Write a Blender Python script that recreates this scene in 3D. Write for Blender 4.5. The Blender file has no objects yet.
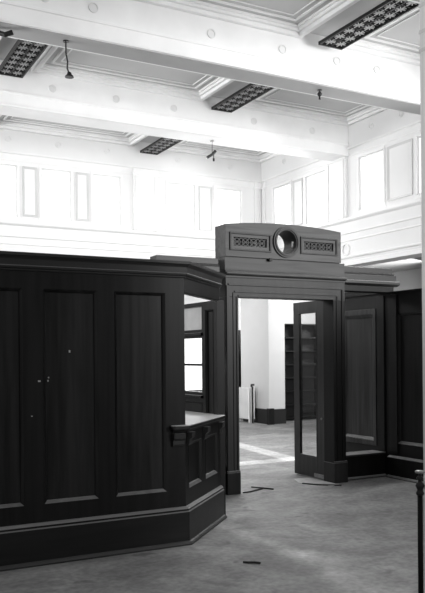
import bpy, bmesh, math, random
from mathutils import Vector, Matrix
random.seed(7)
S = bpy.context.scene
COL = S.collection
PI = math.pi

# ------------------------------------------------------------------ materials
def nt(name):
    m = bpy.data.materials.new(name); m.use_nodes = True
    t = m.node_tree; t.nodes.clear()
    o = t.nodes.new('ShaderNodeOutputMaterial'); b = t.nodes.new('ShaderNodeBsdfPrincipled')
    t.links.new(b.outputs[0], o.inputs[0])
    return m, t, b
def N(t, typ, **k):
    n = t.nodes.new(typ)
    for a, v in k.items(): setattr(n, a, v)
    return n
def L(t, a, b): t.links.new(a, b)
def g(v): return (v, v, v, 1)
def ramp(t, fac, stops):
    r = N(t, 'ShaderNodeValToRGB')
    e = r.color_ramp.elements
    e[0].position, e[0].color = stops[0][0], g(stops[0][1])
    e[1].position, e[1].color = stops[1][0], g(stops[1][1])
    for p, c in stops[2:]:
        n = e.new(p); n.color = g(c)
    L(t, fac, r.inputs[0]); return r.outputs[0]

def wood(name, base, axis='Z', rough=.42, var=.6, scale=1.0, spec=.4, lit_top=.22):
    m, t, b = nt(name)
    tc = N(t, 'ShaderNodeTexCoord'); mp = N(t, 'ShaderNodeMapping')
    s = [22*scale, 22*scale, 22*scale]; s['XYZ'.index(axis)] = 1.3*scale
    mp.inputs['Scale'].default_value = s
    L(t, tc.outputs['Object'], mp.inputs[0])
    n1 = N(t, 'ShaderNodeTexNoise'); n1.inputs['Scale'].default_value = 1.0
    n1.inputs['Detail'].default_value = 5; n1.inputs['Distortion'].default_value = .6
    L(t, mp.outputs[0], n1.inputs[0])
    mp2 = N(t, 'ShaderNodeMapping'); s2 = [5, 5, 5]; s2['XYZ'.index(axis)] = .35
    mp2.inputs['Scale'].default_value = s2; L(t, tc.outputs['Object'], mp2.inputs[0])
    n2 = N(t, 'ShaderNodeTexNoise'); n2.inputs['Scale'].default_value = 1.3; n2.inputs['Distortion'].default_value = 1.1
    L(t, mp2.outputs[0], n2.inputs[0])
    mx = N(t, 'ShaderNodeMix', data_type='FLOAT'); mx.inputs[0].default_value = .55
    L(t, n1.outputs[0], mx.inputs[2]); L(t, n2.outputs[0], mx.inputs[3])
    c = ramp(t, mx.outputs[0], [(.36, base*(1-var)), (.64, base*(1+var))])
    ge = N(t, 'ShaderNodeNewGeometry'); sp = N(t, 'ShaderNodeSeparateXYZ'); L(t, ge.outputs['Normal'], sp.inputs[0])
    mr = N(t, 'ShaderNodeMapRange'); mr.inputs[1].default_value = .3; mr.inputs[2].default_value = .75   # upward faces painted pale for the highlight on bevels and ledges
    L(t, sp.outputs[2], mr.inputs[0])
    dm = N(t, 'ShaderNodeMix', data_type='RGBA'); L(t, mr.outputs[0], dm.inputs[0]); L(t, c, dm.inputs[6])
    L(t, ramp(t, n2.outputs[0], [(.3, lit_top*.75), (.7, lit_top*1.15)]), dm.inputs[7])
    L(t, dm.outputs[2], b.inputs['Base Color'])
    b.inputs['Roughness'].default_value = rough
    b.inputs['Specular IOR Level'].default_value = spec
    bp = N(t, 'ShaderNodeBump'); bp.inputs['Strength'].default_value = .12; bp.inputs['Distance'].default_value = .004
    L(t, n1.outputs[0], bp.inputs['Height']); L(t, bp.outputs[0], b.inputs['Normal'])
    return m

def plain(name, v, rough=.6, metal=0, noise=.06, sc=3., spec=.5):
    m, t, b = nt(name)
    tc = N(t, 'ShaderNodeTexCoord'); n = N(t, 'ShaderNodeTexNoise')
    n.inputs['Scale'].default_value = sc; n.inputs['Detail'].default_value = 6
    L(t, tc.outputs['Object'], n.inputs[0])
    L(t, ramp(t, n.outputs[0], [(.3, v*(1-noise)), (.7, min(1, v*(1+noise)))]), b.inputs['Base Color'])
    b.inputs['Roughness'].default_value = rough; b.inputs['Metallic'].default_value = metal
    b.inputs['Specular IOR Level'].default_value = spec
    return m

def glass_mat(name, tint=.95, refl=.08):
    m, t, b = nt(name)
    o = [n for n in t.nodes if n.type == 'OUTPUT_MATERIAL'][0]
    t.nodes.remove(b)
    tr = N(t, 'ShaderNodeBsdfTransparent'); tr.inputs[0].default_value = g(tint)
    gl = N(t, 'ShaderNodeBsdfGlossy'); gl.inputs['Roughness'].default_value = .02
    mx = N(t, 'ShaderNodeMixShader'); mx.inputs[0].default_value = refl
    L(t, tr.outputs[0], mx.inputs[1]); L(t, gl.outputs[0], mx.inputs[2]); L(t, mx.outputs[0], o.inputs[0])
    return m

def lit_glass(name, strength):
    # obscured pane with full daylight behind it
    m, t, b = nt(name)
    b.inputs['Base Color'].default_value = g(.85); b.inputs['Roughness'].default_value = .3
    tc = N(t, 'ShaderNodeTexCoord'); n = N(t, 'ShaderNodeTexNoise'); n.inputs['Scale'].default_value = 1.2
    L(t, tc.outputs['Object'], n.inputs[0])
    L(t, ramp(t, n.outputs[0], [(.3, .92), (.7, 1.)]), b.inputs['Emission Color'])
    b.inputs['Emission Strength'].default_value = strength
    return m

def floor_mat():
    m, t, b = nt('worn_concrete_floor')
    tc = N(t, 'ShaderNodeTexCoord')
    def noise(sc, det=6, dist=0., mapping=None):
        n = N(t, 'ShaderNodeTexNoise'); n.inputs['Scale'].default_value = sc
        n.inputs['Detail'].default_value = det; n.inputs['Distortion'].default_value = dist
        src = tc.outputs['Object']
        if mapping:
            mp = N(t, 'ShaderNodeMapping'); mp.inputs['Scale'].default_value = mapping[0]; mp.inputs['Rotation'].default_value = (0, 0, mapping[1])
            L(t, src, mp.inputs[0]); src = mp.outputs[0]
        L(t, src, n.inputs[0]); return n.outputs[0]
    def mth(op, a, bb=None, c=None):
        n = N(t, 'ShaderNodeMath', operation=op)
        for i, v in enumerate((a, bb, c)):
            if v is None: continue
            if isinstance(v, (int, float)): n.inputs[i].default_value = v
            else: L(t, v, n.inputs[i])
        return n.outputs[0]
    base = ramp(t, noise(1.1, 7, .4), [(.3, .225), (.7, .36)])
    fine = ramp(t, noise(22, 6), [(.32, .8), (.68, 1.15)])
    streak = ramp(t, noise(1.5, 8, 1.6, ((1., 1.25, 1), .5)), [(.35, .76), (.7, 1.22)])
    spots = ramp(t, noise(4.5, 2, .2), [(.66, 1.), (.75, .62)])
    def mul(a, bb):
        n = N(t, 'ShaderNodeMix', data_type='RGBA', blend_type='MULTIPLY'); n.inputs[0].default_value = 1
        L(t, a, n.inputs[6]); L(t, bb, n.inputs[7]); return n.outputs[2]
    c = mul(mul(mul(base, fine), streak), spots)
    # worn paler bands where traffic and old fittings left them: (x1,y1,x2,y2,width,amount)
    geo = N(t, 'ShaderNodeNewGeometry'); sep = N(t, 'ShaderNodeSeparateXYZ'); L(t, geo.outputs['Position'], sep.inputs[0])
    X, Y = sep.outputs[0], sep.outputs[1]
    wob = mth('MULTIPLY', mth('SUBTRACT', noise(3., 4), .5), .22)
    tot = None
    for (x1, y1, x2, y2, w, a, soft) in BANDS:
        dx, dy = x2-x1, y2-y1; l2 = dx*dx+dy*dy
        px, py = mth('SUBTRACT', X, x1), mth('SUBTRACT', Y, y1)
        tt = mth('DIVIDE', mth('ADD', mth('MULTIPLY', px, dx), mth('MULTIPLY', py, dy)), l2)
        cl = N(t, 'ShaderNodeClamp'); L(t, tt, cl.inputs[0]); tt = cl.outputs[0]
        ex = mth('SUBTRACT', px, mth('MULTIPLY', tt, dx)); ey = mth('SUBTRACT', py, mth('MULTIPLY', tt, dy))
        d = mth('SQRT', mth('ADD', mth('MULTIPLY', ex, ex), mth('MULTIPLY', ey, ey)))
        if soft > .03: d = mth('ADD', d, wob)
        mr = N(t, 'ShaderNodeMapRange'); mr.inputs[1].default_value = w-soft; mr.inputs[2].default_value = w+soft
        mr.inputs[3].default_value = a; mr.inputs[4].default_value = 0
        L(t, d, mr.inputs[0])
        tot = mr.outputs[0] if tot is None else mth('ADD', tot, mr.outputs[0])
    cb = N(t, 'ShaderNodeCombineColor')
    gain = mth('ADD', tot, 1.)
    for i in range(3): L(t, gain, cb.inputs[i])
    mm = N(t, 'ShaderNodeMix', data_type='RGBA', blend_type='MULTIPLY'); mm.inputs[0].default_value = 1; mm.clamp_result = False
    L(t, c, mm.inputs[6]); L(t, cb.outputs[0], mm.inputs[7])
    L(t, mm.outputs[2], b.inputs['Base Color'])
    b.inputs['Roughness'].default_value = .62; b.inputs['Specular IOR Level'].default_value = .35
    bp = N(t, 'ShaderNodeBump'); bp.inputs['Strength'].default_value = .25; bp.inputs['Distance'].default_value = .01
    L(t, noise(14, 6), bp.inputs['Height']); L(t, bp.outputs[0], b.inputs['Normal'])
    return m
BANDS = [(6.95, 12.4, 6.62, 9.75, .15, .9, .03), (5.0, 9.69, 6.62, 9.72, .17, 1.0, .03), (6.7, 9.72, 9.5, 9.72, .22, .55, .12),
         (3.5, 6.3, 3.5, 5.0, .07, .6, .08), (3.5, 5.0, 3.42, 3.9, .14, .5, .12), (2.6, 4.6, 3.3, 3.7, .25, .22, .25),
         (.8, 5.6, 2.9, 5.62, .1, .3, .10), (2.95, 5.68, 3.9, 6.63, .06, .35, .06), (2.4, 4.9, 3.2, 5.6, .2, .2, .2), (5.9, 7.0, 6.7, 7.2, .3, .25, .25)]

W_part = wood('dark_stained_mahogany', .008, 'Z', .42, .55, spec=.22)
W_shoe = wood('scuffed_shoe_moulding', .02, 'X', .5, .5, lit_top=.07)
W_shelf = wood('black_shelf_wood', .004, 'X', .6, .5, spec=.2, lit_top=.010)
W_corn = wood('lit_cornice_mahogany', .022, 'X', .45, .4)  # lighter than the body wood so the cornice reads as more lit
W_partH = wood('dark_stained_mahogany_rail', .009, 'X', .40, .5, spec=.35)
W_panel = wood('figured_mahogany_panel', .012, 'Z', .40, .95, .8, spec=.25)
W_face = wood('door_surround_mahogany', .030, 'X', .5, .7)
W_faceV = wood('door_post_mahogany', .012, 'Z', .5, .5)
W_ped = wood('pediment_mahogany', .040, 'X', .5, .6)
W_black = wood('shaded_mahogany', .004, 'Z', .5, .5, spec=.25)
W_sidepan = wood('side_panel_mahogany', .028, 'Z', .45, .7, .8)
W_counter = wood('polished_ledge_top', .012, 'X', .3, .3, lit_top=.62)  # pale top carries the lit tone in its colour
W_ledgeb = wood('worn_sill_board', .03, 'X', .4, .4, lit_top=.4)
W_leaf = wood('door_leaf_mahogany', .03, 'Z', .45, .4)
M_floor = floor_mat()
M_wall = plain('white_plaster', .70, .8, noise=.03, sc=1.5)
M_beam = plain('white_beam_plaster', .80, .8, noise=.05, sc=2.)
M_soff = plain('shaded_soffit_plaster', .33, .85, noise=.05)  # underside shade of the near beams put into the plaster colour
M_ceil = plain('ceiling_plaster', .52, .85, noise=.04, sc=1.)
M_pier = plain('painted_pier', .60, .6, noise=.02)
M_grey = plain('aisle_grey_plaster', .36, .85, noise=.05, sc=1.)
M_black = plain('black_void', .006, .8)
M_dark = plain('dark_base_tile', .005, .5)
M_lattice = plain('grille_lattice', .5, .6)
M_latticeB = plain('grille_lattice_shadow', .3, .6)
M_metal = plain('dark_painted_metal', .02, .4, .6)
M_brass = plain('tarnished_metal', .35, .3, .9, noise=.3, sc=20)
M_white = plain('white_enamel', .8, .4)
M_cord = plain('cloth_cord', .015, .8)
M_frost = plain('frosted_glass_panel', .42, .5, noise=.12, sc=7)
M_trimW = plain('painted_window_trim', .72, .6, noise=.02)
M_inter = plain('painted_inner_panel', .52, .7, noise=.03)
M_day = lit_glass('daylit_obscured_glass', 1.25)
M_glass = glass_mat('clear_door_glass', .93, .06)
M_ros = plain('plaster_rosette', .70, .8)
M_debris = plain('broken_floor_debris', .03, .9)
M_plate = plain('pale_threshold_patch', .48, .7, noise=.2, sc=12)
M_plaster_sh = plain('fluted_white_column', .82, .7, noise=.02)

# ------------------------------------------------------------------ mesh helpers
class F:                                   # local frame: u along the wall, v outward from its face, z up
    def __init__(s, x, y, ang=0.):
        s.o = Vector((x, y, 0)); s.u = Vector((math.cos(ang), math.sin(ang), 0)); s.n = Vector((math.sin(ang), -math.cos(ang), 0))
    def p(s, u, v, z): return s.o + s.u*u + s.n*v + Vector((0, 0, z))
FW = F(0, 0, 0)                            # world X, v = -Y

def box(bm, f, u0, u1, v0, v1, z0, z1):
    vs = [bm.verts.new(f.p(u, v, z)) for z in (z0, z1) for u, v in ((u0, v0), (u1, v0), (u1, v1), (u0, v1))]
    for q in ((0, 1, 2, 3), (4, 5, 6, 7), (0, 1, 5, 4), (1, 2, 6, 5), (2, 3, 7, 6), (3, 0, 4, 7)):
        bm.faces.new([vs[i] for i in q])
def wbox(bm, x0, x1, y0, y1, z0, z1): box(bm, FW, x0, x1, -y1, -y0, z0, z1)
def prof(bm, f, u0, u1, pts, m0=0., m1=0.): # pts: (v,z) loop; m: miter tangent at each end
    a = [bm.verts.new(f.p(u0 - m0*v, v, z)) for v, z in pts]
    b = [bm.verts.new(f.p(u1 + m1*v, v, z)) for v, z in pts]
    n = len(pts)
    for i in range(n): bm.faces.new((a[i], a[(i+1) % n], b[(i+1) % n], b[i]))
    bm.faces.new(a); bm.faces.new(b)
def panel(bm, f, u0, u1, z0, z1, face, mw=.028, depth=.03, field=.0, raised=False):
    # sunk panel with a sloped moulding running round it
    o = [(u0, z0), (u1, z0), (u1, z1), (u0, z1)]
    i = [(u0+mw, z0+mw), (u1-mw, z0+mw), (u1-mw, z1-mw), (u0+mw, z1-mw)]
    A = [bm.verts.new(f.p(u, face, z)) for u, z in o]; m = [bm.verts.new(f.p(u, face-depth*.55, z)) for u, z in
        [(u0+mw*.8, z0+mw*.8), (u1-mw*.8, z0+mw*.8), (u1-mw*.8, z1-mw*.8), (u0+mw*.8, z1-mw*.8)]]
    B = [bm.verts.new(f.p(u, face-depth, z)) for u, z in i]
    C = [bm.verts.new(f.p(u, face-depth-.012, z)) for u, z in o]
    for k in range(4):
        l = (k+1) % 4
        bm.faces.new((A[k], A[l], m[l], m[k])); bm.faces.new((m[k], m[l], B[l], B[k])); bm.faces.new((A[l], A[k], C[k], C[l]))
    bm.faces.new(B); bm.faces.new(C[::-1])
def cyl(bm, c, r, h, axis='Z', seg=24, r2=None):
    r2 = r if r2 is None else r2
    rot = {'Z': Matrix(), 'Y': Matrix.Rotation(-PI/2, 4, 'X'), 'X': Matrix.Rotation(PI/2, 4, 'Y')}[axis]
    bmesh.ops.create_cone(bm, cap_ends=True, segments=seg, radius1=r, radius2=r2, depth=h, matrix=Matrix.Translation(c) @ rot)
def lathe(bm, x, y, pts, seg=28):
    rings = [[bm.verts.new((x+r*math.cos(2*PI*k/seg), y+r*math.sin(2*PI*k/seg), z)) for k in range(seg)] for r, z in pts]
    for a, b in zip(rings, rings[1:]):
        for k in range(seg): bm.faces.new((a[k], a[(k+1) % seg], b[(k+1) % seg], b[k]))
    bm.faces.new(rings[0]); bm.faces.new(rings[-1])
def tube(bm, pts, r, seg=8):
    pts = [Vector(p) for p in pts]; prev = None
    for i, p in enumerate(pts):
        d = (pts[min(i+1, len(pts)-1)]-pts[max(i-1, 0)]).normalized()
        q = d.to_track_quat('Z', 'Y')
        ring = [bm.verts.new(p + q @ Vector((r*math.cos(2*PI*k/seg), r*math.sin(2*PI*k/seg), 0))) for k in range(seg)]
        if prev:
            for k in range(seg): bm.faces.new((prev[k], prev[(k+1) % seg], ring[(k+1) % seg], ring[k]))
        else: bm.faces.new(ring)
        prev = ring
    bm.faces.new(prev)
def ringflat(bm, f, cu, cz, ro, ri, v0, v1, seg=32, ru=1.):   # flat ring standing in the face plane
    R = []
    for r, v in ((ro, v0), (ro, v1), (ri, v1), (ri, v0)):
        R.append([bm.verts.new(f.p(cu+ru*r*math.cos(2*PI*k/seg), v, cz+r*math.sin(2*PI*k/seg))) for k in range(seg)])
    for a in range(4):
        b = (a+1) % 4
        for k in range(seg): bm.faces.new((R[a][k], R[a][(k+1) % seg], R[b][(k+1) % seg], R[b][k]))
def fretbox(bm, a, b, w, f, v0, v1):       # bar between two (u,z) points in a face
    (ua, za), (ub, zb) = a, b; du, dz = ub-ua, zb-za; l = math.hypot(du, dz); pu, pz = -dz/l*w/2, du/l*w/2
    q = [(ua+pu, za+pz), (ub+pu, zb+pz), (ub-pu, zb-pz), (ua-pu, za-pz)]
    A = [bm.verts.new(f.p(u, v0, z)) for u, z in q]; B = [bm.verts.new(f.p(u, v1, z)) for u, z in q]
    bm.faces.new(A); bm.faces.new(B)
    for k in range(4): bm.faces.new((A[k], A[(k+1) % 4], B[(k+1) % 4], B[k]))

def obj(name, bm, mat, parent=None, bevel=0., smooth=False, kind=None, label=None):
    bmesh.ops.recalc_face_normals(bm, faces=bm.faces[:])
    me = bpy.data.meshes.new(name); o = bpy.data.objects.new(name, me); COL.objects.link(o)
    if parent:
        o.parent = parent; base = Vector(parent.get('_base', (0, 0, 0)))
    else:
        xs = [v.co for v in bm.verts]; mn = [min(c[i] for c in xs) for i in range(3)]; mx = [max(c[i] for c in xs) for i in range(3)]
        base = Vector(((mn[0]+mx[0])/2, (mn[1]+mx[1])/2, mn[2])); o.location = base
        o['_base'] = base[:]
    if parent: o['_base'] = base[:]
    for v in bm.verts: v.co -= base
    if smooth:
        for fc in bm.faces: fc.smooth = True
    bm.to_mesh(me); bm.free(); me.materials.append(mat)
    if bevel:
        b = o.modifiers.new('edge', 'BEVEL'); b.width = bevel; b.segments = 2; b.limit_method = 'ANGLE'; b.angle_limit = .7
    if kind: o['kind'] = kind
    if label: o['label'] = label
    return o
def thing(name, loc, label, cat, group=None):
    o = bpy.data.objects.new(name, None); COL.objects.link(o); o.location = loc; o['_base'] = tuple(loc)
    o.empty_display_size = .1; o['label'] = label; o['category'] = cat
    if group: o['group'] = group
    return o
def tag(o, label, cat, group=None):
    o['label'] = label; o['category'] = cat
    if group: o['group'] = group
    return o
B = bmesh.new

# ------------------------------------------------------------------ generic walls
def pierced(bm, f, u0, u1, z0, z1, v0, v1, holes):   # wall slab with rectangular openings (ua,ub,za,zb)
    us = sorted({u0, u1, *[h[0] for h in holes], *[h[1] for h in holes]}); zs = sorted({z0, z1, *[h[2] for h in holes], *[h[3] for h in holes]})
    for a, b in zip(us, us[1:]):
        run = None
        for c, d in zip(zs, zs[1:]):
            mu, mz = (a+b)/2, (c+d)/2
            if any(h[0] < mu < h[1] and h[2] < mz < h[3] for h in holes):
                if run: box(bm, f, a, b, v0, v1, *run); run = None
            else: run = (run[0], d) if run else (c, d)
        if run: box(bm, f, a, b, v0, v1, *run)

# floor
bm = B(); wbox(bm, -6, 14, -3, 18, -.12, 0); obj('floor', bm, M_floor, kind='structure')

ZC = 6.14   # ceiling plane; beams' soffit at 5.44
BEAMS = [(5.86, 6.26), (8.80, 9.20), (11.76, 12.20)]
XL, XR, YB = -3.0, 9.40, 14.94
bm = B(); wbox(bm, XL, 9.9, 5.86, 15.2, ZC, ZC+.2); ceiling = obj('ceiling', bm, M_ceil, kind='structure')
for n, (ya, yb) in enumerate(BEAMS):
    bm = B(); wbox(bm, XL, XR, ya, yb, 5.44, ZC)
    wbox(bm, XL, XR, ya-.018, ya, 5.64, 5.68); wbox(bm, XL, XR, ya-.03, yb+.02, 5.437, 5.475)
    wbox(bm, XL, XR, yb, yb+.05, 5.455, 5.50)
    bo = obj('ceiling_beam', bm, M_beam, kind='structure', bevel=.008)
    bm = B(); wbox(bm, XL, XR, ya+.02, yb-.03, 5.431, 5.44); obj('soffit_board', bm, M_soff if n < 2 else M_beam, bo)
    xs = {0: [2, 3.2, 4.4], 1: [2.56, 3.16, 4.78, 5.9, 6.84, 7.58], 2: [3.53, 4.6, 5.65, 7.25, 8.54]}[n]
    for x in xs:
        bm = B(); ringflat(bm, FW, x, 5.8+.02*(n > 0), .062, .048, -(ya-.012), -ya, 24); cyl(bm, Vector((x, ya-.004, 5.8+.02*(n > 0))), .045, .008, 'Y')
        obj('plaster_rosette', bm, M_ros, bo)

# ceiling box ducts running across the bays, with grilles below, and stepped crowns round each coffer
GX = [(-1.05, -.65), (2.65, 3.05), (6.35, 6.75)]
bays = [(6.26, 8.80), (9.20, 11.76), (12.20, 14.94)]
dk = 0
glabel = {(1, 1): 'dark square-patterned ceiling grille in the grey bay at the upper left corner',
          (0, 2): 'dark star-patterned ceiling grille nearest the camera, at the top right',
          (1, 2): 'dark ceiling grille above the pediment, between the two big beams',
          (2, 2): 'small dark ceiling grille farthest away, beyond the second beam'}
for bi, (ya, yb) in enumerate(bays):
    for gi, (xa, xb) in enumerate(GX):
        bm = B()
        prof(bm, F(0, ya, PI/2), 0, yb-ya, [(-xb-.03, 5.93), (-xa+.03, 5.93), (-xa+.06, 6.0), (-xa+.12, 6.04), (-xa+.15, ZC), (-xb-.15, ZC), (-xb-.12, 6.04), (-xb-.06, 6.0)])
        obj('ceiling_duct_casing', bm, M_beam, kind='structure')
        if (bi, gi) not in glabel: continue
        gy0, gy1 = ya+.06, yb-(.22 if bi == 0 else .06)
        gr = thing('ceiling_grille', ((xa+xb)/2, (gy0+gy1)/2, 5.90), glabel[(bi, gi)], 'grille', 'ceiling grilles')
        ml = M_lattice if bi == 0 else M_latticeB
        bm = B()
        for q in ((xa, xa+.025, gy0, gy1), (xb-.025, xb, gy0, gy1), (xa, xb, gy0, gy0+.03), (xa, xb, gy1-.03, gy1)): wbox(bm, *q, 5.885, 5.93)
        obj('frame', bm, M_metal, gr)
        bm = B(); wbox(bm, xa+.02, xb-.02, gy0, gy1, 5.918, 5.928); obj('backing', bm, M_black, gr)
        bm = B(); nn = round((gy1-gy0-.06)/.2); cw = .175
        class G:                                              # plane facing down
            def p(s, u, v, z): return Vector((u, z, 5.905-v))
        G = G(); st = (gy1-gy0-.06)/nn
        for r in range(nn):
            for c in range(2):
                cx, cy = xa+.025+cw*(c+.5), gy0+.03+st*(r+.5)
                for a in range(4):                          # eight-pointed star in each cell
                    k = .092 if a % 2 == 0 else .07
                    dx, dy = math.cos(a*PI/4)*k, math.sin(a*PI/4)*k
                    fretbox(bm, (cx-dx, cy-dy), (cx+dx, cy+dy), .013, G, 0, .008)
        obj('lattice', bm, ml, gr)
        bm = B()
        for c in range(3): fretbox(bm, (xa+.025+cw*c, gy0), (xa+.025+cw*c, gy1), .022, G, -.006, .010)
        for r in range(nn+1): fretbox(bm, (xa+.02, gy0+.03+st*r), (xb-.02, gy0+.03+st*r), .014, G, -.006, .010)
        obj('crossbars', bm, M_metal, gr)
xsb = [-3.0, -1.2, -.5, 2.50, 3.20, 6.20, 6.90, 9.40]
cn = 0
for (ya, yb) in bays:
    for xa, xb in ((-.5, 2.50), (3.20, 6.20), (6.90, 9.40)):
        cn += 1
        bm = B()
        for (w0, w1, zb) in ((0, .07, 6.02), (.07, .12, 6.07), (.12, .15, 6.105), (.24, .28, 6.118), (.36, .38, 6.125)):
            for q in ((xa+w0, xb-w0, ya+w0, ya+w1), (xa+w0, xb-w0, yb-w1, yb-w0), (xa+w0, xa+w1, ya+w1, yb-w1), (xb-w1, xb-w0, ya+w1, yb-w1)):
                wbox(bm, *q, zb, ZC)
        obj('trim_%d' % cn, bm, M_beam, kind='structure', bevel=.006)

# clerestory walls --------------------------------------------------
def clerestory(name, f, u0, u1, wins, inner, pils, ros, wside):
    bm = B(); pierced(bm, f, u0, u1, 3.32, ZC, -.35, 0, [(a, b, 4.33, 5.34) for a, b in wins])
    w = obj(name, bm, M_wall, kind='structure')
    bm = B()                                   # horizontal mouldings
    for pts in ([(0, 4.16), (.04, 4.19), (.05, 4.21), (.05, 4.245), (0, 4.25)], [(0, 3.93), (.02, 3.95), (.02, 3.975), (0, 3.98)],
                [(0, 3.79), (.015, 3.80), (.015, 3.82), (0, 3.825)], [(0, 3.46), (.025, 3.47), (.03, 3.50), (0, 3.51)], [(0, 3.32), (.02, 3.32), (.02, 3.40), (0, 3.41)],
                [(0, 5.555), (.03, 5.575), (.03, 5.60), (0, 5.61)], [(0, 5.43), (.012, 5.43), (.012, 5.45), (0, 5.45)]):
        prof(bm, f, u0, u1, pts)
    obj('moulding', bm, M_trimW, w)
    for a, b in pils:
        bm = B(); box(bm, f, a, b, 0, .05, 4.25, 5.555)
        for q in ((a+.05, a+.09), (b-.09, b-.05)): box(bm, f, *q, .05, .065, 4.25, 5.43)
        box(bm, f, a-.02, b+.02, 0, .075, 5.40, 5.46)
        obj('pilaster', bm, M_trimW, w, bevel=.006)
    for a, b in inner:
        bm = B(); panel(bm, f, a, b, 4.36, 5.34, .02, .05, .03)
        obj('sunk_panel', bm, M_inter, w)
    for u in ros:
        bm = B(); ringflat(bm, f, u, 5.85, .062, .046, .012, 0, 24); ringflat(bm, f, u, 5.85, .03, .005, .01, 0, 16)
        obj('plaster_rosette', bm, M_ros, w)
    return w
def window(n, f, a, b, z0=4.33, z1=5.34, parent=None, muntin=False, mat=None):
    bm = B()
    for q in ((a-.05, a-.002, z0, z1), (b+.002, b+.05, z0, z1), (a-.05, b+.05, z1+.001, z1+.05), (a-.07, b+.07, z0-.06, z0-.001)):
        box(bm, f, q[0], q[1], .001, .012, q[2], q[3])
    for q in ((a+.002, a+.03, z0+.036, z1-.031), (b-.03, b-.002, z0+.036, z1-.031), (a+.002, b-.002, z1-.03, z1-.002), (a+.002, b-.002, z0+.002, z0+.035)): box(bm, f, q[0], q[1], -.06, -.025, q[2], q[3])
    if muntin: box(bm, f, a, b, -.06, -.02, (z0+z1)/2-.015, (z0+z1)/2+.015)
    w = obj('window_%d' % n, bm, mat or M_trimW, kind='structure')
    bm = B(); box(bm, f, a+.03, b-.03, -.05, -.04, z0+.03, z1-.03); obj('pane', bm, M_day, w)
FB = F(0, YB, 0)
backw = [(-.35, .25), (.75, 1.35), (1.80, 2.40), (3.17, 3.77), (4.26, 4.86), (5.33, 5.93), (7.02, 7.68), (8.20, 8.86)]
clerestory('wall_back', FB, XL, XR, backw, [(2.5, 3.07), (3.87, 4.16), (4.96, 5.23), (7.78, 8.10)], [(2.55, 3.0), (6.2, 6.78), (9.2, 9.4)],
           [2.4, 3.6, 4.6, 5.64, 7.27, 8.58], None)
FR = F(XR, 0, PI/2)         # u = Y, outward normal should be -X
class FRc(F):
    def __init__(s): s.o = Vector((XR, 0, 0)); s.u = Vector((0, 1, 0)); s.n = Vector((-1, 0, 0))
FR = FRc()
rightw = [(3.3, 3.95), (4.6, 5.25), (7.4, 8.1), (9.30, 9.90), (10.76, 11.46), (12.52, 13.20), (13.75, 14.45)]
clerestory('wall_right', FR, 2.0, YB, rightw, [(10.0, 10.64), (13.3, 13.65), (6.5, 7.2)], [(5.6, 6.3), (8.6, 9.2), (11.80, 12.42), (14.75, 14.9)],
           [10.28, 11.09, 12.9, 14.0, 8.2], None)
bm = B(); ringflat(bm, FR, 11.86, 3.64, .12, .095, .02, 0, 32); wr = obj('plaster_rosette', bm, M_ros, bpy.data.objects['wall_right'])
wn = 0
for a, b in backw: wn += 1; window(wn, FB, a, b)
for a, b in rightw: wn += 1; window(wn, FR, a, b)

# aisles behind the clerestory line
bm = B(); pierced(bm, F(0, 17.3), XL, 13.9, 0, 3.8, -.2, 0, [(8.2, 9.3, .68, 2.2)]); obj('wall_rear_aisle', bm, M_pier, kind='structure')
bm = B(); box(bm, FRc(), 2, 17.5, -4.6, -4.4, 0, 3.9); obj('wall_aisle', bm, M_grey, kind='structure')
bm = B(); wbox(bm, XL, 14, 15.29, 17.5, 3.75, 3.95); wbox(bm, 9.76, 14, 2, 15.29, 3.75, 3.95); obj('ceiling_aisle', bm, M_grey, kind='structure')
wn += 1; window(wn, F(0, 17.3), 8.2, 9.3, .68, 2.2, mat=W_black)

# white piers at the corner of the hall
def pier(x0, x1, y0, y1, name='wall_pier'):
    bm = B(); wbox(bm, x0, x1, y0, y1, .34, 3.75)
    p = obj(name, bm, M_pier, kind='structure', bevel=.01)
    bm = B(); wbox(bm, x0-.012, x1+.012, y0-.012, y1+.012, 0, .34); obj('baseboard', bm, M_dark, p)
    return p
p = pier(9.47, 9.92, 14.80, 16.05)
bm = B(); wbox(bm, 9.40, 9.55, 14.70, 14.788, 0, .37); obj('base_block', bm, W_black, p)

# dark shelving rack in the far aisle
t = thing('shelf_rack', (11.4, 15.5, 0), 'tall black shelf rack against the white wall, seen past the glazed door leaf', 'shelf')
bm = B(); wbox(bm, 10.10, 13.2, 15.62, 15.66, 0, 2.33); obj('back_board', bm, M_black, t)
for x in (10.10, 10.72, 11.34, 11.96, 12.58, 13.17):
    bm = B(); wbox(bm, x, x+.035, 15.30, 15.62, 0, 2.33); obj('upright', bm, W_black, t)
for k in range(8):
    bm = B(); wbox(bm, 10.10, 13.2, 15.29, 15.62, .04+k*.325, .07+k*.325); obj('shelf', bm, W_shelf, t)

# dark hanging board above the radiator
bm = B(); wbox(bm, 9.5, 10.15, 17.2, 17.298, .76, 2.25); panel(bm, F(0, 17.2), 9.56, 10.09, .85, 2.15, .012)
tag(obj('wall_board', bm, W_black, bevel=.004), 'black board on the far wall above the radiator', 'board')
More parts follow.
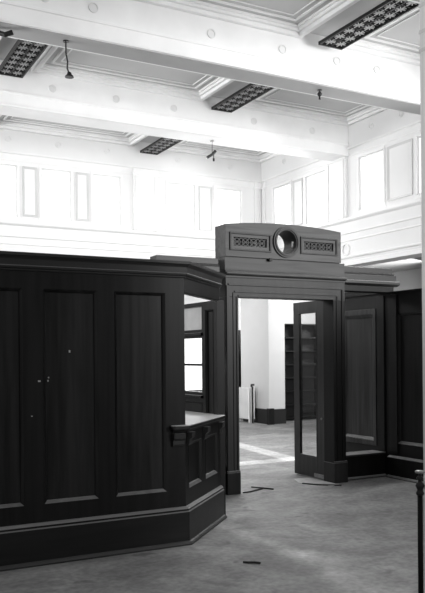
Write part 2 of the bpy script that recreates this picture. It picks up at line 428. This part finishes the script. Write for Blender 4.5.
# radiator
t = thing('radiator', (9.33, 15.6, 0), 'white cast radiator standing against the side of the white pier, seen through the doorway', 'radiator')
bm = B()
for k in range(9):
    y = 15.36+k*.062
    for x in (9.26, 9.33, 9.40): cyl(bm, Vector((x, y, .45)), .026, .66, seg=12)
    wbox(bm, 9.24, 9.42, y-.025, y+.025, .09, .15); wbox(bm, 9.24, 9.42, y-.025, y+.025, .74, .82)
obj('body', bm, M_white, t, bevel=.006)
for y in (15.36, 15.856):
    bm = B(); wbox(bm, 9.27, 9.39, y-.025, y+.025, 0, .1); obj('foot', bm, M_white, t)
bm = B(); tube(bm, [(9.30, 15.24, 0), (9.30, 15.24, .84), (9.32, 15.33, .87)], .024, 10); cyl(bm, Vector((9.30, 15.24, .90)), .045, .04); obj('valve_pipe', bm, M_metal, t)

# ------------------------------------------------------------------ front panelled partition
PY = 5.82
fp = F(0, PY, 0)
part = thing('panelled_partition', (1.4, PY+.04, 0), 'tall dark panelled wooden partition with three long panels, filling the left side', 'partition')
XE = 2.88
pans = [(-1.28, -.84), (-.70, -.26), (-.11, .33), (.48, .92), (1.06, 1.50), (1.66, 2.10), (2.25, 2.70)]
bm = B(); pierced(bm, fp, -1.4, XE, 0, 2.36, -.09, 0, [(a, b, .46, 2.125) for a, b in pans]); obj('frame', bm, W_part, part)
for a, b in pans:
    bm = B(); panel(bm, fp, a, b, .46, 2.125, .004, .024, .028); box(bm, fp, a, b, -.09, -.045, .46, 2.125); obj('panel', bm, W_panel, part)
for (x, z, w, h) in ((1.87, 1.63, .012, .02), (1.615, 1.405, .02, .012), (1.69, 1.405, .008, .014), (1.695, 1.432, .008, .01), (1.56, 1.14, .012, .006)):
    bm = B(); v = -.020 if w == .012 and h == .02 else .004
    box(bm, fp, x, x+w, v-.006, v+.001, z, z+h); obj('paint_fleck', bm, M_inter, part)
T = math.tan(PI/8)
CORN = [(0, 2.255), (.012, 2.262), (.014, 2.272), (.03, 2.278), (.034, 2.292), (.028, 2.30), (.034, 2.345), (.05, 2.362), (.068, 2.37), (.07, 2.392), (-.09, 2.395), (-.09, 2.255)]
BASE = [(0, 0), (.036, 0), (.036, .275), (.028, .285), (.03, .30), (.012, .316), (0, .32)]
SHOE = [(.036, 0), (.062, 0), (.062, .012), (.052, .026), (.036, .034)]
bm = B(); prof(bm, fp, -1.4, XE, CORN, 0, T); obj('cornice', bm, W_corn, part)
bm = B(); prof(bm, fp, -1.4, XE, BASE, 0, T); obj('baseboard', bm, W_partH, part)
bm = B(); prof(bm, fp, -1.4, XE, SHOE, 0, T); obj('shoe_moulding', bm, W_shoe, part)

# ------------------------------------------------------------------ angled counter with wicket opening
fc = F(XE, PY, PI/4)
CL = 1.075
ct = thing('wicket_counter', (3.25, 6.2, 0), 'angled dark panelled counter with a pale ledge under an open wicket, beside the partition', 'counter')
cp = [(.08, .45), (.57, .96)]
bm = B(); pierced(bm, fc, .0, CL, 0, .97, -.07, 0, [(a, b, .46, .85) for a, b in cp]); obj('frame', bm, W_part, ct)
for a, b in cp:
    bm = B(); panel(bm, fc, a, b, .46, .85, .003, .03, .028); box(bm, fc, a, b, -.07, -.045, .46, .85); obj('panel', bm, W_part, ct)
bm = B(); prof(bm, fc, 0, CL, BASE, T, 0); obj('baseboard', bm, W_partH, ct)
bm = B(); prof(bm, fc, 0, CL, SHOE, T, 0); obj('shoe_moulding', bm, W_shoe, ct)
# ledge
poly = [(2.735, 5.812), (2.735, 5.765), (2.75, 5.752), (2.89, 5.752), (3.675, 6.537), (3.60, 7.30), (3.30, 7.30), (2.89, 5.93), (2.89, 5.812)]
bm = B(); a = [bm.verts.new((x, y, .975)) for x, y in poly]; b = [bm.verts.new((x, y, 1.012)) for x, y in poly]
for i in range(len(poly)): bm.faces.new((a[i], a[(i+1) % len(poly)], b[(i+1) % len(poly)], b[i]))
bm.faces.new(a[::-1]); bm.faces.new(b); obj('ledge', bm, W_counter, ct, bevel=.008, label='pale top of the ledge, lit tone painted in')
bm = B(); prof(bm, fc, 0, CL, [(0, .945), (.03, .955), (.035, .974), (0, .974)], T, 0); prof(bm, fp, 2.75, XE, [(.002, .945), (.03, .955), (.035, .974), (.002, .974)], 0, T); obj('bed_moulding', bm, W_part, ct)
def corbel(f, u0, u1):
    bm = B(); prof(bm, f, u0, u1, [(.002, .83), (.012, .83), (.022, .85), (.022, .88), (.045, .90), (.05, .945), (.002, .945)]); obj('corbel', bm, W_corn, ct)
for u in (.04, .50, .99): corbel(fc, u, u+.085)
corbel(fp, 2.755, 2.86)
# head over the opening
bm = B(); box(bm, fc, 0, CL, -.06, 0, 2.14, 2.36); obj('head_board', bm, W_part, ct)
bm = B(); prof(bm, fc, 0, CL, CORN, T, 0); obj('cornice', bm, W_corn, ct)
bm = B(); tube(bm, [fc.p(.03, -.02, 2.13), fc.p(CL, -.02, 2.13)], .008); obj('curtain_rod', bm, M_brass, ct)

# ------------------------------------------------------------------ left vestibule wall with glazed sashes (X = 3.62)
class FX(F):
    def __init__(s, x, sgn=-1): s.o = Vector((x, 0, 0)); s.u = Vector((0, 1, 0)); s.n = Vector((sgn, 0, 0))
fl = FX(3.625)
lv = thing('glazed_side_screen', (3.66, 7.8, 0), 'dark wooden screen with bright glazed sash seen through the wicket above the ledge', 'screen')
sash = [(6.93, 7.52), (7.66, 8.19), (8.33, 8.86)]
holes = [(6.68, 6.85, .46, 2.06)]
for a, b in sash: holes += [(a, b, 1.22, 1.78), (a, b, 1.865, 2.11), (a, b, .46, 1.12)]
bm = B(); pierced(bm, fl, 6.60, 9.0, 0, 2.145, -.08, 0, holes); obj('frame', bm, W_black, lv)
bm = B(); panel(bm, fl, 6.68, 6.85, .46, 2.06, .004, .022); box(bm, fl, 6.68, 6.85, -.08, -.045, .46, 2.06); obj('panel', bm, W_part, lv)
bm = B(); box(bm, fl, 7.64, 9.0, -.08, 0, 2.145, 2.399); obj('upper_board', bm, W_black, lv)
for a, b in sash:
    bm = B(); box(bm, fl, a, b, -.05, -.04, 1.22, 1.78); gl = obj('pane', bm, M_glass, lv)
    bm = B(); box(bm, fl, a, b, -.065, -.025, 1.49, 1.512); obj('muntin', bm, W_black, gl)
    bm = B(); box(bm, fl, a, b, -.05, -.04, 1.865, 2.11); obj('frosted_pane', bm, M_frost, lv, label='grey frosted upper pane')
    bm = B(); panel(bm, fl, a, b, .46, 1.12, .004, .024); obj('panel', bm, W_part, lv)
bm = B(); prof(bm, fl, 6.91, 9.0, [(0, 1.16), (.03, 1.165), (.03, 1.185), (0, 1.19)]); prof(bm, fl, 6.91, 9.0, [(0, 1.80), (.02, 1.805), (.02, 1.83), (0, 1.835)]); obj('rail_moulding', bm, W_part, lv)
bm = B(); box(bm, F(2.90, 6.02, PI/4), 0, .90, -.03, 0, 2.215, 2.26); obj('rear_rail', bm, W_black, ct)

# ------------------------------------------------------------------ doorway surround
FY = 7.60
ff = F(0, FY, 0)
ds = thing('doorway_surround', (5.13, FY+.1, 0), 'dark wooden doorway surround with carved pediment and round opening', 'doorway')
JX = [(4.29, 4.45), (5.81, 6.00)]
for k, (a, b) in enumerate(JX):
    bm = B(); box(bm, ff, a, b, -.20, 0, 0, 2.27)
    # moulded architrave
    iu, s = (b, -1) if k == 0 else (a, 1)
    for o0, o1, h in ((.0, .025, .012), (.05, .07, .010), (.13, .155, .014)):
        q = sorted((iu+s*o0, iu+s*o1)); box(bm, ff, q[0], q[1], 0, h, .27, 2.27+o0)
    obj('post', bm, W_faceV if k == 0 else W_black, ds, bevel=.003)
    bm = B(); box(bm, ff, a-.008, b+.008, -.205, .022, 0, .25); prof(bm, ff, a-.008, b+.008, [(0, .25), (.022, .25), (.014, .27), (0, .272)]); obj('plinth_block', bm, W_part if k == 0 else W_faceV, ds, bevel=.004)
bm = B(); box(bm, ff, 4.29, 6.0, -.20, 0, 2.27, 2.49)
for o0, h in ((.0, .012), (.05, .010), (.13, .014)): box(bm, ff, 4.45-o0, 5.81+o0, 0, h, 2.27+o0, 2.292+o0)
obj('header', bm, W_faceV, ds, bevel=.003)
bm = B(); prof(bm, ff, 4.285, 6.005, [(-.22, 2.49), (.004, 2.49), (.006, 2.515), (.036, 2.522), (.042, 2.535), (.042, 2.552), (.008, 2.556), (.006, 2.575), (-.22, 2.575)])
obj('cornice', bm, W_face, ds, bevel=.003)
bm = B(); box(bm, ff, 4.28, 6.0, -.22, .0, 2.575, 2.73); obj('frieze', bm, W_face, ds, bevel=.003)
bm = B(); box(bm, ff, 4.86, 4.90, 0, .045, 2.700, 2.735); obj('bracket_block', bm, W_black, ds)
# pediment board with hole and two fretwork windows
PV0, PV1 = -.215, .035
RC = (5.10, 2.935, .165, .140)
g1, g2 = (4.38, 4.83, 2.855, 2.955), (5.36, 5.80, 2.865, 2.965)
bm = B()
xs = [4.275+(5.915-4.275)*k/20 for k in range(21)]
top = [(x, 3.10+.05*(1-((x-5.15)/.86)**2)) for x in xs]
outer = [(4.275, 2.73)]+top+[(5.915, 2.73)]
loops = [outer, [(RC[0]+(RC[2]-.02)*math.cos(2*PI*k/40), RC[1]+(RC[2]-.02)*math.sin(2*PI*k/40)) for k in range(40)]]
for q in (g1, g2): loops.append([(q[0], q[2]), (q[1], q[2]), (q[1], q[3]), (q[0], q[3])])
edges = []
for lp in loops:
    vs = [bm.verts.new(ff.p(u, PV1, z)) for u, z in lp]
    edges += [bm.edges.new((vs[i], vs[(i+1) % len(vs)])) for i in range(len(vs))]
bmesh.ops.triangle_fill(bm, use_beauty=True, use_dissolve=False, edges=edges)
r = bmesh.ops.extrude_face_region(bm, geom=bm.faces[:])
for v in [e for e in r['geom'] if isinstance(e, bmesh.types.BMVert)]: v.co += Vector((0, PV1-PV0, 0))
ped = obj('pediment', bm, W_ped, ds)
bm = B(); ringflat(bm, ff, RC[0], RC[1], RC[2]+.02, RC[3], PV1-.02, PV1+.022, 48); ringflat(bm, ff, RC[0], RC[1], RC[2], RC[3]+.012, PV1+.02, PV1+.034, 48)
obj('round_frame', bm, W_faceV, ds, smooth=False)
bm = B(); ringflat(bm, ff, RC[0], RC[1], RC[2]-.018, RC[3], PV0, PV1, 48); obj('round_sleeve', bm, W_black, ds)
bm = B(); box(bm, ff, 5.212, 5.232, -.02, .0, 2.89, 2.94); cyl(bm, ff.p(5.222, -.01, 2.95), .012, .02); obj('clock_fitting', bm, M_brass, ds)
for q in (g1, g2):
    bm = B()
    for e in ((.035, .012), (.012, 0)):
        pass
    for (a, b, c, d) in ((q[0]-.055, q[1]+.055, q[2]-.055, q[2]-.035), (q[0]-.055, q[1]+.055, q[3]+.035, q[3]+.055), (q[0]-.055, q[0]-.035, q[2]-.035, q[3]+.035), (q[1]+.035, q[1]+.055, q[2]-.035, q[3]+.035)):
        box(bm, ff, a, b, PV1, PV1+.016, c, d)
    obj('panel_moulding', bm, W_faceV, ds, bevel=.003)
    bm = B(); box(bm, ff, q[0]+.03, q[1]-.03, PV0+.02, PV0+.04, q[2], q[3]); obj('dark_backing', bm, M_black, ds)
    bm = B(); n = 4; w = (q[1]-q[0])/n; h = q[3]-q[2]; cz = (q[2]+q[3])/2
    for k in range(n):
        cu = q[0]+w*(k+.5)
        ringflat(bm, ff, cu, cz, .047, .036, PV1-.035, PV1-.02, 20)
        fretbox(bm, (cu-w/2, q[2]), (cu+w/2, q[3]), .012, ff, PV1-.034, PV1-.018)
        fretbox(bm, (cu-w/2, q[3]), (cu+w/2, q[2]), .012, ff, PV1-.036, PV1-.022)
    fretbox(bm, (q[0], cz), (q[1], cz), .008, ff, PV1-.036, PV1-.024)
    obj('fretwork', bm, W_faceV, ds)

# ------------------------------------------------------------------ flanking entablatures
def wing(x0, x1, side, lab):
    w = thing('flanking_entablature', ((x0+x1)/2, 7.75, 2.2), lab, 'entablature')
    e = -1 if side == 'L' else 1
    def ext(d): return (x0-d, x1) if side == 'L' else (x0, x1+d)
    def course(z0, z1, v, d, nm, mat):
        bm = B(); a, b = ext(d); box(bm, F(0, 7.67), a, b, -.18, v, z0, z1); obj(nm, bm, mat, w, bevel=.005)
    course(2.40, 2.475, 0, -.02, 'frieze', W_black)
    a, b = ext(.03); bm = B(); prof(bm, F(0, 7.67), a, b, [(-.2, 2.475), (.01, 2.475), (.05, 2.49), (.065, 2.50), (.065, 2.53), (.05, 2.54), (-.2, 2.54)]); obj('cornice', bm, W_corn, w)
    course(2.54, 2.615, .03, 0, 'blocking_course', W_corn)
    course(2.615, 2.64, .015, -.02, 'bead', W_black)
    course(2.64, 2.71, 0, -.04, 'top_course', W_corn)
    return w
wing(6.014, 6.88, 'R', 'stepped dark entablature to the right of the pediment, over the alcove')
wing(3.42, 4.238, 'L', 'stepped dark entablature to the left of the pediment, behind the wicket')

# alcove plinths beside the doorway
for (a, b, lab) in ((6.006, 6.72, 'low dark plinth with a pale worn sill, right of the doorway'), (3.73, 4.28, 'low dark plinth left of the doorway, behind the counter')):
    t = thing('alcove_plinth', ((a+b)/2, 7.85, 0), lab, 'plinth')
    bm = B(); box(bm, F(0, 7.70), a+.01, b-.0, -.24, -.0, 0, .295); obj('body', bm, W_black, t)
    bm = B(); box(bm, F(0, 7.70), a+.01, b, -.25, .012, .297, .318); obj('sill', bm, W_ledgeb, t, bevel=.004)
    bm = B(); prof(bm, F(0, 7.70), a+.01, b, SHOE); bmesh.ops.translate(bm, verts=bm.verts[:], vec=(0, .036, 0)); obj('shoe_moulding', bm, W_face, t)

# ------------------------------------------------------------------ right panelled side wall (X = 6.73)
fr = FX(6.73)
rw = thing('panelled_side_wall', (6.78, 6, 0), 'dark panelled wooden wall running toward the camera at the right edge', 'partition')
rp = [(3.18, 3.80), (4.15, 4.77), (5.12, 5.74), (5.90, 6.52), (6.84, 7.47), (7.93, 8.56)]
bm = B(); pierced(bm, fr, 3.0, 9.0, 0, 2.385, -.10, 0, [(a, b, .45, 2.12) for a, b in rp]); obj('frame', bm, W_black, rw)
for a, b in rp:
    bm = B(); panel(bm, fr, a, b, .45, 2.12, .004, .035, .03); box(bm, fr, a, b, -.10, -.05, .45, 2.12); obj('panel', bm, W_sidepan if a > 7.5 else W_part, rw)
bm = B(); prof(bm, fr, 3.0, 7.63, [(0, 0), (.03, 0), (.03, .25), (.04, .262), (.01, .285), (0, .29)]); obj('baseboard', bm, W_black, rw)
bm = B(); prof(bm, fr, 3.0, 7.63, [(.03, 0), (.056, 0), (.056, .012), (.045, .028), (.03, .034)]); obj('shoe_moulding', bm, W_face, rw)
for a in (7.44, 7.68):
    bm = B(); box(bm, fr, a+.02, a+.16, 0, .02, .32, 2.36); obj('pilaster', bm, W_black, rw, bevel=.004)
bm = B(); prof(bm, fr, 3.0, 9.0, [(-.1, 2.385), (.02, 2.385), (.03, 2.39), (.03, 2.399), (-.1, 2.399)]); obj('cap_moulding', bm, W_black, rw)
bm = B()
for q in ((7.87, 7.925, .38, 2.20), (8.565, 8.62, .38, 2.20), (7.925, 8.565, 2.125, 2.20), (7.925, 8.565, .38, .445)): box(bm, fr, q[0], q[1], 0, .014, q[2], q[3])
obj('panel_moulding', bm, W_sidepan, rw, bevel=.003)
bm = B(); box(bm, fr, 7.90, 9.0, -.10, 0, 2.40, 2.72); obj('upper_board', bm, W_black, rw)

# ------------------------------------------------------------------ open glazed door leaf
fd = FX(5.83)
dl = thing('glazed_door', (5.85, 8.14, 0), 'open tall dark wooden door leaf with one long glass pane, swung back through the doorway', 'door')
bm = B()
y0, y1 = 7.82, 8.49
for q in ((y0, y0+.15, .012, 2.29), (y1-.12, y1, .012, 2.29), (y0+.15, y1-.12, 2.15, 2.29), (y0+.15, y1-.12, .012, .27)): box(bm, fd, q[0], q[1], -.045, 0, q[2], q[3])
obj('door_frame', bm, W_leaf, dl, bevel=.004)
bm = B()
for q in ((y0+.15, y0+.165, .27, 2.15), (y1-.135, y1-.12, .27, 2.15), (y0+.165, y1-.135, 2.135, 2.15), (y0+.165, y1-.135, .27, .285)): box(bm, fd, q[0], q[1], -.035, .004, q[2], q[3])
obj('glazing_bead', bm, W_ledgeb, dl)
bm = B(); box(bm, fd, y0+.165, y1-.135, -.026, -.020, .285, 2.135); obj('glass_pane', bm, M_glass, dl)
bm = B(); cyl(bm, fd.p(7.87, .006, .78), .014, .012, 'X'); obj('door_lock', bm, M_brass, dl)
bm = B(); box(bm, fd, y0+.01, y0+.22, .0, .006, .02, .07); obj('pivot_shoe', bm, M_brass, dl)

# pale patch on the floor at the pivot, broken strips, debris
bm = B()
ptsq = [(5.44, 7.83), (5.56, 8.12), (5.80, 8.10), (5.80, 7.50), (5.66, 7.44), (5.60, 7.66)]
a = [bm.verts.new((x, y, .001)) for x, y in ptsq]; b = [bm.verts.new((x, y, .006)) for x, y in ptsq]
for i in range(6): bm.faces.new((a[i], a[(i+1) % 6], b[(i+1) % 6], b[i]))
bm.faces.new(a[::-1]); bm.faces.new(b)
tag(obj('floor_patch', bm, M_plate), 'pale broken patch on the floor at the foot of the open door', 'floor patch')
def splinter(pts, w, lab):
    bm = B()
    up = [Vector((x, y, .001)) for x, y in pts]; n = len(up); L_, R_ = [], []
    for i, p_ in enumerate(up):
        d = (up[min(i+1, n-1)]-up[max(i-1, 0)]).normalized(); s = Vector((-d.y, d.x, 0))*w*(.35+.65*math.sin(PI*(i+.4)/n))
        L_.append(p_+s); R_.append(p_-s)
    lo = [bm.verts.new(v) for v in L_+R_[::-1]]; hi = [bm.verts.new(v+Vector((0, 0, .012))) for v in L_+R_[::-1]]
    for i in range(len(lo)): bm.faces.new((lo[i], lo[(i+1) % len(lo)], hi[(i+1) % len(lo)], hi[i]))
    bm.faces.new(lo[::-1]); bm.faces.new(hi)
    tag(obj('wood_splinter', bm, M_debris), lab, 'debris')
splinter([(4.50, 7.60), (4.62, 7.62), (4.74, 7.68), (4.84, 7.72)], .012, 'long dark splinter on the floor beside the left door post')
splinter([(4.78, 7.88), (4.86, 7.76), (4.93, 7.62)], .010, 'short dark splinter crossing the longer one inside the doorway')
splinter([(5.46, 7.78), (5.56, 7.60), (5.68, 7.50), (5.78, 7.42)], .02, 'dark strip along the edge of the pale floor patch')
splinter([(2.99, 5.06), (3.02, 5.03), (3.06, 5.01), (3.09, 4.97)], .012, 'small dark scrap alone on the open floor in front of the counter')

# ------------------------------------------------------------------ stanchion and rail in the foreground
sx, sy = 2.780, 2.925
t = thing('railing_post', (sx, sy, 0), 'slim black railing post with turned metal finial in the right foreground', 'post')
bm = B(); lathe(bm, sx, sy, [(.11, 0), (.11, .012), (.06, .03), (.028, .05), (.026, .06)]); obj('base', bm, M_metal, t, smooth=True)
bm = B(); lathe(bm, sx, sy, [(.0135, .05), (.0135, .875)]); obj('shaft', bm, plain('black_shaft', .002, .5, spec=.15), t, smooth=True)
bm = B(); lathe(bm, sx, sy, [(.0115, .872), (.018, .878), (.021, .888), (.016, .898), (.014, .904), (.018, .912), (.023, .925), (.018, .938), (.012, .942), (.009, .952), (.017, .958), (.018, .966), (.009, .974), (.008, .984), (.014, .989)]); obj('collar', bm, M_metal, t, smooth=True)
bm = B(); lathe(bm, sx, sy, [(.008, .985), (.022, .990), (.026, .996), (.022, 1.002), (.006, 1.004)]); obj('finial', bm, M_brass, t, smooth=True)
bm = B(); tube(bm, [(sx+.030, sy-.004, .925), (sx+.36, sy-.19, .925)], .013, 12)
tube(bm, [(sx+.030, sy-.004, .925), (sx+.05, sy-.015, .925)], .022, 12); obj('rail', bm, M_brass, t, smooth=True)

# near white column at the right edge
bm = B(); wbox(bm, 3.535, 4.07, 3.17, 3.69, 0, 5.9)
wc = obj('wall_column', bm, M_plaster_sh, kind='structure', bevel=.006)
bm = B()
for z in (3.54, 3.66, 3.83): wbox(bm, 3.532, 4.073, 3.167, 3.693, z, z+.022)
obj('moulding', bm, M_ros, wc)

# ------------------------------------------------------------------ pendant drop cords
def pendant(x, y, zt, pts, kind, lab):
    t = thing('drop_cord', (x, y, zt-.3), lab, 'light fitting', 'ceiling drop cords')
    bm = B(); cyl(bm, Vector((x, y, zt-.012)), .035, .024, seg=20); obj('ceiling_cap', bm, M_metal, t)
    P = [(x+a, y+b, zt-c) for a, b, c in pts]
    bm = B(); tube(bm, P, .010 if kind != 'thin' else .006, 6); obj('cord', bm, M_cord, t)
    bm = B(); e = P[-1]
    if kind == 'knot':
        lathe(bm, e[0], e[1], [(.012, e[2]+.03), (.025, e[2]+.02), (.028, e[2]), (.05, e[2]-.02), (.055, e[2]-.035)], 16)
    elif kind == 'ball':
        bmesh.ops.create_uvsphere(bm, u_segments=16, v_segments=10, radius=.034, matrix=Matrix.Translation(e)); cyl(bm, Vector((e[0], e[1], e[2]-.045)), .016, .06, r2=.010)
    else:
        tube(bm, [(e[0]-.09, e[1]+.03, e[2]-.06), (e[0], e[1], e[2]), (e[0]+.06, e[1]-.02, e[2]+.07)], .026, 10); cyl(bm, Vector((e[0]+.03, e[1], e[2]-.09)), .018, .05); cyl(bm, Vector((e[0]+.03, e[1], e[2]-.05)), .007, .09)
    obj('lamp_socket', bm, M_metal, t, smooth=False)
pendant(2.87, 8.98, 5.44, [(0, 0, .02), (.0, 0, .15), (.02, 0, .26), (.015, 0, .34), (.04, 0, .41)], 'knot', 'long crooked black cord hanging from the near beam at the upper left')
pendant(6.66, 8.98, 5.44, [(0, 0, .02), (0, 0, .07)], 'ball', 'short black drop with round socket under the near beam at the right')
pendant(6.52, 12.0, 5.44, [(0, 0, .02), (0, 0, .25)], 'thin', 'black angled socket hanging on a thin wire from the second beam')
# partly visible fitting at the left edge
t = thing('wall_bracket_lamp', (1.95, 8.6, 5.0), 'dark bracket fitting on the near beam, cut by the left edge of the picture', 'light fitting')
bm = B(); tube(bm, [(2.02, 8.98, 5.43), (2.06, 8.95, 5.36), (2.12, 8.9, 5.33), (2.2, 8.86, 5.36)], .03, 10); obj('arm', bm, M_metal, t)
bm = B(); cyl(bm, Vector((1.98, 8.98, 5.428)), .06, .03); obj('back_plate', bm, M_metal, t)
bm = B(); lathe(bm, 1.86, 8.74, [(.02, 5.34), (.05, 5.38), (.06, 5.48), (.03, 5.56), (.015, 5.62)], 16); obj('lamp_socket', bm, M_metal, t, smooth=True)
bm = B(); tube(bm, [(1.86, 8.74, 5.36), (1.9, 8.86, 5.34), (1.98, 8.98, 5.42)], .012, 8); obj('wire', bm, M_metal, t)

# ------------------------------------------------------------------ light
W = bpy.data.worlds.new('World'); S.world = W; W.use_nodes = True
W.node_tree.nodes['Background'].inputs[0].default_value = g(1); W.node_tree.nodes['Background'].inputs[1].default_value = WORLD = .38
def area(name, loc, target, sx_, sy_, power, spread=PI):
    l = bpy.data.lights.new(name, 'AREA'); l.shape = 'RECTANGLE'; l.size = sx_; l.size_y = sy_; l.energy = power; l.spread = spread
    o = bpy.data.objects.new(name, l); COL.objects.link(o); o.location = loc
    o.rotation_euler = (Vector(target)-Vector(loc)).to_track_quat('-Z', 'Y').to_euler()
    return o
# daylight standing in the clerestory bays, then unseen fill lights added for brightness
area('light_clerestory_right_far', (9.2, 13.5, 4.85), (2, 12.5, 3.0), 1.6, .9, 60, 2.4)
area('light_clerestory_right', (9.2, 10.9, 4.85), (2, 10.0, 0), 1.6, .9, 110, 2.4)
area('light_clerestory_right_near', (9.2, 7.5, 4.85), (0, 7.5, 3), 1.6, .9, 60, 2.4)
area('light_clerestory_back', (4.6, 14.6, 4.85), (4.6, 8.0, 2.5), 3.0, .9, 60, 2.4)
area('light_clerestory_back_right', (7.7, 14.6, 4.85), (7.0, 8.0, 2.5), 1.8, .9, 70, 2.4)
area('light_fill_front', (9.0, -1.0, 3.6), (8.2, 12, 4.6), 4, 2.6, 400, 1.7)  # added fill from behind the camera, aimed at the upper back walls
area('light_fill_left_back', (-2.0, 11.6, 4.7), (8.5, 14.6, 4.6), 2.0, 1.0, 95, 1.5)  # added fill outside the frame to brighten the back wall
area('light_fill_left', (-2.0, 9.5, 3.6), (7.5, 7.0, 4.8), 2.0, 1.6, 170, 2.2)  # added fill from the left to lift the ducts and near column
area('light_fill_aisle', (12.3, 13.0, 3.4), (10.8, 17.0, 2.6), 1.5, 1.0, 130, 2.0)  # added fill brightening the wall above the shelf rack
area('light_fill_rear_aisle', (7.5, 16.0, 3.5), (8.8, 16.5, 0), 2, 1, 50)  # added fill brightening the left face of the pier

# ------------------------------------------------------------------ camera
f_px, cy_px, yaw, roll = 763.2, 355.2, 1.0749, .0084
fwd = Vector((math.cos(yaw), math.sin(yaw), 0)); rt = Vector((math.sin(yaw), -math.cos(yaw), 0)); upv = Vector((0, 0, 1))
cr = rt*math.cos(roll) - upv*math.sin(roll); cu = rt*math.sin(roll) + upv*math.cos(roll)
M = Matrix((( cr.x, cu.x, -fwd.x, 0), (cr.y, cu.y, -fwd.y, 0), (cr.z, cu.z, -fwd.z, 1.6), (0, 0, 0, 1)))
cd = bpy.data.cameras.new('camera'); cam = bpy.data.objects.new('camera', cd); COL.objects.link(cam)
cam.matrix_world = M
cd.sensor_fit = 'VERTICAL'; cd.sensor_height = 36; cd.lens = 36*f_px/593
cd.shift_y = (cy_px-296.5)/593; cd.clip_end = 200
S.camera = cam
S.view_settings.view_transform = 'Standard'; S.view_settings.look = 'None'; S.view_settings.exposure = 0.0
S.cycles.max_bounces = 10; S.cycles.diffuse_bounces = 6
for o in list(bpy.data.objects):
    if '_base' in o: del o['_base']
